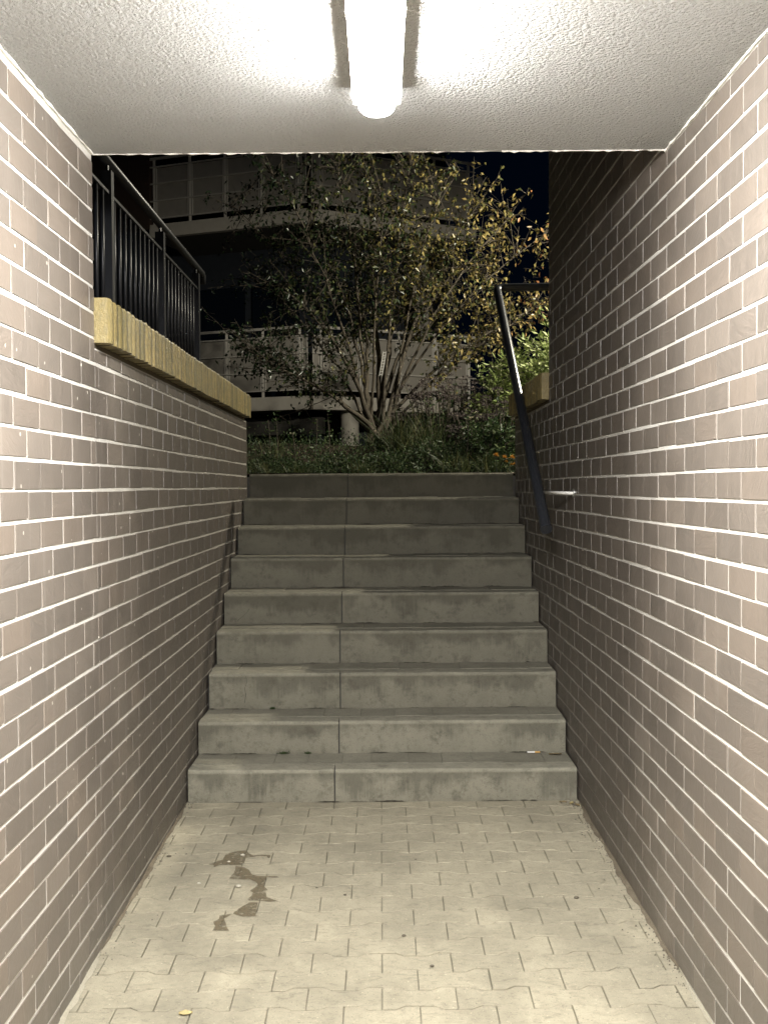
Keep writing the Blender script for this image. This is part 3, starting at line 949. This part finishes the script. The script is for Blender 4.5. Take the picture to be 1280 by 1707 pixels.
# bright shrub behind the right coping
def shrub(name, label, cat, cx, cy, cz, rx, ry, rz, nst, mat, L, Wd, per=26, seed=1, upb=.6, group=None, twig=.5):
    rr = random.Random(seed)
    root = tag(empty(name, (cx, cy, cz)), label, cat, group)
    P_, D_ = [], []; stm = MB()
    for i in range(nst):
        a = rr.uniform(0, 6.283); el = math.asin(rr.uniform(.02, 1)); rad = rr.uniform(.72, 1.05)
        tip = Vector((cx + math.cos(a) * math.cos(el) * rx * rad, cy + math.sin(a) * math.cos(el) * ry * rad, cz + math.sin(el) * rz * rad))
        b0 = Vector((cx + rr.gauss(0, rx * .12), cy + rr.gauss(0, ry * .12), cz - .02))
        c = b0.lerp(tip, .5) + Vector((0, 0, rz * .22))
        path = bez(b0, c, tip, 6)
        stm.tube(path, [.005 * (1 - .7 * j / 6) for j in range(7)], 4, False)
        for k in range(per):
            t = 1 - rr.random() ** 1.4 * .75
            f = t * 6; j = min(int(f), 5); p = path[j].lerp(path[j + 1], f - j)
            dirv = (path[j + 1] - path[j]).normalized() * upb + Vector((rr.gauss(0, .7), rr.gauss(0, .7), rr.gauss(.1, .5)))
            P_.append(p + Vector((rr.gauss(0, .02), rr.gauss(0, .02), rr.gauss(0, .02)))); D_.append(dirv)
    child(stm.build('stems', BARK), root)
    o = leaf_mesh('foliage', mat, np.array(P_), np.array(D_), L, Wd); child(o, root)
    return root
shrub('bright_shrub', 'bright yellow-green leafy shrub behind the right coping', 'shrub', 1.85, 9.0, .42, 1.02, .6, 1.24, 340, SHRUBLEAF, .068, .021, 34, 3)
shrub('bright_shrub', 'smaller green shrub left of the slanting handrail', 'shrub', 1.20, 9.1, .30, .46, .4, .95, 130, SHRUBLEAF, .055, .018, 30, 4)
shrub('leafy_shrub', 'dark leafy mound at the right end of the planting bed', 'shrub', .95, 8.3, .22, .34, .3, .36, 90, GREENLEAF, .05, .022, 26, 6)
for i, (px, yy_, w_, h_, lb) in enumerate([(455, 8.5, .30, .20, 'low grey-green mound at the left end of the planting bed'),
                                           (512, 8.3, .24, .15, 'rounded dark herb mound below the balcony corner'),
                                           (575, 8.4, .32, .24, 'dense dark green mound in front of the round column'),
                                           (650, 8.3, .30, .20, 'leafy mound in front of the tree stems'),
                                           (720, 8.4, .34, .32, 'green mound below the ornamental grass'),
                                           (790, 8.3, .30, .32, 'green mound left of the orange marigolds')]):
    b = at_y(px, 780, yy_)
    shrub('herb_mound', lb, 'plant', b.x, yy_, gz(b.x, yy_) - .02, w_, .25, h_, 110, GREENLEAF, .032, .012, 24, 20 + i, .8)
# stonecrop with dull purple heads
def stonecrop(cx, cy, w, hmin, hmax, n, label, seed):
    rr = random.Random(seed); z0 = gz(cx, cy)
    root = tag(empty('stonecrop', (cx, cy, z0)), label, 'plant')
    stm = MB(); P_, D_, HP, HD = [], [], [], []
    for i in range(n):
        x = cx + rr.uniform(-w, w); y = cy + rr.uniform(-.3, .3)
        h = rr.uniform(hmin, hmax) * (1 - .35 * abs(x - cx) / w)
        top = Vector((x + rr.gauss(0, .05), y + rr.gauss(0, .05), z0 + h))
        stm.tube([(cx + (x - cx) * .6, y, z0), top], [.005, .003], 4, False)
        for k in range(10):
            p = Vector((cx + (x - cx) * .6, y, z0)).lerp(top, rr.uniform(.2, .95)); P_.append(p); D_.append(Vector((rr.gauss(0, 1), rr.gauss(0, 1), rr.gauss(.2, .4))))
        for k in range(42):
            a = rr.uniform(0, 6.28); r_ = math.sqrt(rr.random()) * .05
            HP.append(top + Vector((math.cos(a) * r_, math.sin(a) * r_, .012 - r_ * r_ * 5 + rr.gauss(0, .004)))); HD.append(Vector((math.cos(a) * .5, math.sin(a) * .5, 1)))
    child(stm.build('stems', BARK), root)
    child(leaf_mesh('foliage', GREENLEAF, np.array(P_), np.array(D_), .05, .022), root)
    child(leaf_mesh('flower_heads', HEADM, np.array(HP), np.array(HD), .014, .013), root)
stonecrop(.66, 9.3, .50, .55, .88, 110, 'tall stonecrop with dull purple flower heads right of the tree', 41)
stonecrop(1.05, 8.7, .40, .45, .74, 90, 'stonecrop with dull purple heads beside the right coping end', 42)
# grasses
def grass(cx, cy, h, n, spread, label, mat, seed, name='ornamental_grass', group=None):
    rr = random.Random(seed); m = MB(); z0 = gz(cx, cy) - .01
    for i in range(n):
        a = rr.uniform(0, 6.283); r_ = abs(rr.gauss(0, spread))
        hh = h * rr.uniform(.5, 1.1)
        b0 = Vector((cx + rr.gauss(0, .05), cy + rr.gauss(0, .05), z0))
        tip = b0 + Vector((math.cos(a) * r_, math.sin(a) * r_, hh))
        c = b0.lerp(tip, .4) + Vector((0, 0, hh * .30))
        if rr.random() < .4: tip.z -= hh * .25
        pts = bez(b0, c, tip, 4); w = rr.uniform(.0025, .005)
        sd = Vector((math.sin(a + 1), math.cos(a + 1), 0)) * w
        o = len(m.v)
        for j, p in enumerate(pts):
            k = 1 - (j / 4) ** 2
            m.v.append(tuple(p - sd * k)); m.v.append(tuple(p + sd * k + Vector((0, 0, .0004))))
        for j in range(4):
            m.f.append((o + 2 * j, o + 2 * j + 1, o + 2 * j + 3, o + 2 * j + 2))
    return tag(m.build(name, mat), label, 'grass', group)
for i, (px, yy_, h, n_, sp, lb) in enumerate([
    (635, 9.9, .22, 160, .16, 'pale tuft of grass at the foot of the tree stems'),
    (675, 9.0, .56, 240, .24, 'arching ornamental grass right of the tree stems'),
    (715, 8.7, .52, 200, .2, 'arching ornamental grass below the stonecrop'),
    (455, 8.9, .34, 90, .16, 'tall wispy grass beside the left coping end'),
    (440, 8.0, .16, 160, .16, 'short fluffy grass at the far left of the bed'),
    (500, 8.0, .15, 160, .16, 'short fluffy grass left of the kerb joint'),
    (610, 8.1, .17, 140, .16, 'short grass right of the kerb joint'),
    (760, 8.0, .20, 150, .16, 'short grass left of the marigolds'),
    (820, 8.0, .20, 200, .12, 'fresh green grass around the marigolds')]):
    b = at_y(px, 760, yy_)
    grass(b.x, yy_, h, n_, sp, lb, GRASSM, 60 + i)
# loose ground cover over the whole bed
P_, D_ = [], []
for i in range(9000):
    x = random.uniform(-1.9, 1.7); y = random.uniform(7.85, 10.2)
    z = gz(x, y) + abs(random.gauss(0, .08))
    P_.append((x, y, z)); D_.append((random.gauss(0, .7), random.gauss(0, .7), random.gauss(.8, .5)))
o = leaf_mesh('ground_cover', GREENLEAF, np.array(P_), np.array(D_), .038, .012)
tag(o, 'low dark green ground cover filling the planting bed', kind='stuff')
# weeds with a pale bloom, left
def weed(px, py0, py1, y, label, bloom, seed):
    rr = random.Random(seed); a = at_y(px, py0, y); b = at_y(px + rr.uniform(-6, 6), py1, y)
    root = tag(empty('tall_weed', a), label, 'plant')
    path = bez(a, (a + b) / 2 + Vector((.02, 0, 0)), b, 5)
    child(MB().tube(path, .004, 5).build('stem', BARK), root)
    P_, D_ = [], []
    for k in range(26):
        p = path[rr.randint(1, 5)] + Vector((rr.gauss(0, .01), rr.gauss(0, .01), rr.gauss(0, .03))); P_.append(p); D_.append(Vector((rr.gauss(0, 1), rr.gauss(0, 1), .3)))
    child(leaf_mesh('foliage', GREENLEAF, np.array(P_), np.array(D_), .055, .017), root)
    if bloom:
        P_, D_ = [], []
        for k in range(24):
            an = k / 24 * 6.283; P_.append(b); D_.append(Vector((math.cos(an), math.sin(an), .5)))
        child(leaf_mesh('flower', PALE, np.array(P_), np.array(D_), .03, .012), root)
weed(492, 775, 724, 8.4, 'weed with one pale yellow bloom in the left of the bed', True, 1)
weed(523, 780, 698, 8.7, 'bare-stemmed weed under the balcony corner', False, 2)
weed(549, 780, 690, 8.8, 'bent dry weed right of the balcony corner', False, 3)
weed(450, 780, 700, 8.6, 'leafy weed near the left coping end', False, 4)
weed(462, 780, 696, 8.7, 'taller leafy weed near the left coping end', False, 7)
weed(783, 770, 697, 8.2, 'thin stem with small pale blooms before the stonecrop', True, 5)
weed(776, 770, 700, 8.2, 'thin stem with a pale bloom left of its taller twin', True, 6)
# marigolds
for i, (px, py_, lb) in enumerate([(827, 760, 'orange marigold farthest left of the group'), (841, 763, 'orange marigold in the middle of the group'), (853, 763, 'largest orange marigold beside the right wall end'),
                                   (843, 770, 'small orange marigold low in the middle'), (852, 775, 'small yellow-orange marigold beside the kerb end'), (857, 774, 'orange marigold bud touching the wall end')]):
    yy_ = 7.95
    p = at_y(px, py_, yy_)
    z0 = gz(p.x, yy_)
    root = tag(empty('marigold', (p.x, yy_, z0)), lb, 'flower', 'orange marigolds')
    child(MB().tube([(p.x + .01, yy_, z0), p], .0025, 5).build('stem', GREENLEAF), root)
    P_, D_ = [], []
    for k in range(46):
        an = random.uniform(0, 6.283); e_ = random.uniform(-.1, 1.4); P_.append(p); D_.append(Vector((math.cos(an) * math.cos(e_), math.sin(an) * math.cos(e_), math.sin(e_))))
    child(leaf_mesh('petals', ORANGE, np.array(P_), np.array(D_), (.026 if i < 3 else .017), .013), root)
    P_, D_ = [], []
    for k in range(26):
        P_.append(Vector((p.x + random.gauss(0, .02), yy_ + random.gauss(0, .02), random.uniform(z0, p.z)))); D_.append(Vector((random.gauss(0, 1), random.gauss(0, 1), .4)))
    child(leaf_mesh('foliage', GREENLEAF, np.array(P_), np.array(D_), .035, .010), root)

# ------------------------------------------------------------------ small things on floor and steps
def zoom(o, s, pts): return [(o[0] + a / s, o[1] + b / s) for a, b in pts]
blobs = [[(355, 290), (420, 262), (500, 245), (580, 240), (620, 275), (660, 295), (740, 285), (840, 290), (825, 325), (800, 300), (700, 300), (640, 312), (575, 318), (560, 375), (520, 390), (430, 395), (330, 390), (280, 400), (200, 440), (240, 400), (180, 385), (260, 360), (330, 340)],
         [(470, 405), (560, 420), (610, 445), (640, 495), (700, 512), (800, 515), (910, 515), (930, 530), (800, 525), (775, 560), (770, 620), (810, 665), (790, 670), (800, 740), (930, 785), (790, 785), (700, 775), (610, 775), (590, 760), (640, 720), (655, 690), (620, 668), (650, 650), (705, 605), (680, 570), (600, 540), (560, 548), (400, 540), (450, 480)],
         [(610, 795), (705, 795), (680, 935), (720, 940), (540, 945), (440, 915), (500, 860)],
         [(300, 930), (360, 925), (430, 915), (345, 965), (355, 1000), (375, 1060), (400, 1095), (220, 1098), (250, 1050), (230, 1000), (290, 970)]]
names = ['damp dark stain farthest up the paving with a thin tail', 'largest branching damp stain in the middle of the paving', 'wedge-shaped damp stain between two others on the paving', 'small damp stain nearest the viewer on the paving']
import mathutils.geometry as mg
for bl, nm in zip(blobs, names):
    P = [at_floor(a, b, .003) for a, b in zoom((320, 1380), 6.4, bl)]
    P = [Vector(p) for p in P]
    # ragged edge
    Q = []
    for i, p in enumerate(P):
        q = P[(i + 1) % len(P)]; L = (q - p).length; n_ = max(1, int(L / .012))
        for k in range(n_):
            v = p.lerp(q, k / n_)
            if k: v = v + Vector((random.gauss(0, .0012), random.gauss(0, .0012), 0))
            Q.append(v)
    tris = mg.tessellate_polygon([[Vector((v.x, v.y, 0)) for v in Q]])
    m = MB(); m.v = [tuple(v) for v in Q]; m.f = [tuple(t) for t in tris]
    tag(m.build('damp_stain', STAIN), nm, 'stain', 'damp stains on the paving')

def pebble(px, py_, r, label, mat, seed):
    p = at_floor(px, py_, .001); rr = random.Random(seed)
    m = MB(); m.tube([(0, 0, 0), (0, 0, r * .35), (0, 0, r * .75), (0, 0, r)], [r * .8, r, r * .7, r * .25], 7)
    m.v = [(x * rr.uniform(.9, 1.4), y * rr.uniform(.7, 1), z * .8) for x, y, z in m.v]
    o = m.build('pebble', mat, smooth=True); o.location = p; tag(o, label, 'pebble', 'pebbles on the paving')
PEB = mat_plain('pebble_stone', (.45, .42, .34), .7); PEBD = mat_plain('dark_pebble', (.10, .085, .06), .7)
for i, (a, b, r, lb, mt) in enumerate([(405, 1426, .009, 'white pebble in the uppermost damp stain', PEB), (382, 1437, .007, 'small white pebble at the left of the damp stain', PEB), (398, 1478, .010, 'oval pebble left of the largest damp stain', PEB),
                                      (282, 1428, .009, 'pebble near the left wall foot', PEBD), (332, 1473, .007, 'pale pebble left below the damp stain', PEB), (960, 1497, .009, 'round dark pebble at the right side of the paving', PEBD),
                                      (720, 1611, .007, 'flat dark chip in the middle right of the paving', PEBD), (693, 1433, .005, 'tiny dark chip right of the paving centre', PEBD), (575, 1492, .006, 'dark chip between stain and paving centre', PEBD), (528, 1480, .005, 'tiny dark chip near the paving centre', PEBD), (673, 1560, .007, 'flat brown chip near the paving centre line', PEBD)]):
    pebble(a, b, r, lb, mt, i)
# grit along the wall feet
m = MB(); rr = random.Random(77)
for i in range(520):
    side = 1 if rr.random() < .72 else -1
    y = rr.uniform(2.9, 4.6); x = side * (HALF - abs(rr.gauss(0, .018)) - .002)
    if rr.random() < .25: x = side * (HALF - abs(rr.gauss(0, .07)))
    if rr.random() < .2 and side > 0: y = 4.6 - abs(rr.gauss(0, .03)); x = .93 - abs(rr.gauss(0, .04))
    s = rr.uniform(.0012, .0045); z = floor_z(y)
    m.add([(x - s, y - s * .7, z), (x + s, y - s * .5, z), (x + s * .6, y + s, z), (x - s * .5, y + s, z), (x, y, z + s * 1.3)], [(0, 1, 4), (1, 2, 4), (2, 3, 4), (3, 0, 4)])
tag(m.build('grit', PEBD), 'dark grit scattered along the feet of both walls', kind='stuff')
def dry_leaf(p, L, w, rot, label, mat):
    m = MB(); n = 6; vs = []
    for i in range(n + 1):
        t = i / n; ww = w * math.sin(math.pi * min(.98, max(.03, t))) ** .8 * random.uniform(.8, 1.1)
        vs += [(t * L - L / 2, -ww / 2, .004 + random.uniform(0, .006)), (t * L - L / 2, 0, .0015), (t * L - L / 2, ww / 2, .004 + random.uniform(0, .006))]
    m.v = vs
    for i in range(n):
        a = i * 3; m.f += [(a, a + 3, a + 4, a + 1), (a + 1, a + 4, a + 5, a + 2)]
    o = m.build('dry_leaf', mat); o.location = p; o.rotation_euler = (0, 0, rot); tag(o, label, 'leaf', 'fallen dry leaves')
YL = mat_plain('yellow_dry_leaf', (.42, .36, .17), .6, 0, .6, 200, .4, (.25, .19, .08)); BL = mat_plain('brown_dry_leaf', (.16, .12, .06), .7)
dry_leaf(at_floor(310, 1691), .040, .022, .2, 'curled yellow leaf on the paving nearest the viewer', YL)
def on_step(px, py_, s):   # point on the tread of step s
    return at_z(px, py_, tops[s] + .006)
dry_leaf(on_step(925, 1258, 0), .065, .022, 0.0, 'brown leaf on the first step right of the cigarette butt', BL)
for i, (a, b, l) in enumerate([(938, 1336, 'brown leaf in the litter at the right end of the first step'), (952, 1338, 'crumpled leaf in the litter, middle of three'), (962, 1341, 'crumpled leaf in the litter against the right wall')]):
    dry_leaf(at_floor(a, b + 2), .035, .018, i, l, BL if i != 1 else YL)
# cigarette butt
c = on_step(889, 1255, 0)
cig = tag(empty('cigarette_butt', c), 'white cigarette butt lying on the first step', 'cigarette')
child(MB().tube([c + Vector((-.032, 0, .004)), c + Vector((.006, 0, .004))], .0042, 10).build('paper', mat_plain('cigarette_paper', (.85, .84, .80), .8)), cig)
child(MB().tube([c + Vector((.006, 0, .004)), c + Vector((.032, .001, .004))], .0043, 10).build('filter', mat_plain('cigarette_filter', (.55, .32, .10), .8)), cig)
# moss tufts in the joint above the first and second steps
def moss(px, py_, s, r, label, seed):
    p = at_y(px, py_, FOOT_Y + (s + 1) * TR - .012); p.z = tops[s] + .004
    rr = random.Random(seed)
    n_ = 120
    P_ = np.array([[p.x + rr.gauss(0, r), p.y + rr.gauss(0, .004), p.z + abs(rr.gauss(0, r * .25))] for _ in range(n_)])
    D_ = np.array([[rr.gauss(0, .6), rr.gauss(-.3, .4), 1] for _ in range(n_)])
    o = leaf_mesh('moss_tuft', GREENLEAF, P_, D_, .010, .004); tag(o, label, 'moss', 'moss tufts in the step joints')
moss(473, 1254, 0, .012, 'largest moss tuft, at the back of the first step', 1)
moss(514, 1252, 0, .006, 'tiny moss tuft right of the largest one', 2)
moss(455, 1173, 1, .006, 'small moss tuft at the back of the second step', 3)

# ------------------------------------------------------------------ street lamp out of the picture, right
sx, sy, sz = 3.15, 7.8, 3.4
sl = tag(empty('street_lamp', (sx + .5, sy, .45)), 'grey hooded street lamp standing to the right beyond the wall', 'street lamp')
child(MB().tube([(sx + .5, sy, .4), (sx + .5, sy, sz + .12)], [.06, .04], 12).build('pole', STEEL), sl)
child(MB().tube([(sx + .5, sy, sz + .10), (sx + .25, sy, sz + .2), (sx, sy, sz + .2)], .025, 10).build('arm', STEEL), sl)
child(MB().tube([(sx, sy, sz + .2), (sx, sy, sz + .13), (sx, sy, sz + .042)], [.05, .22, .27], 24, False).build('hood', STEEL), sl)
child(MB().tube([(sx, sy, sz + .125), (sx, sy, sz + .115)], .09, 16).build('lamp_glass', LAMPM), sl)
ld = bpy.data.lights.new('street_light', 'POINT'); ld.energy = STREET_POWER; ld.color = (1.0, .93, .76); ld.shadow_soft_size = .04
lo = bpy.data.objects.new('street_light', ld); COL.objects.link(lo); lo.location = (sx, sy, sz + .01); child(lo, sl)
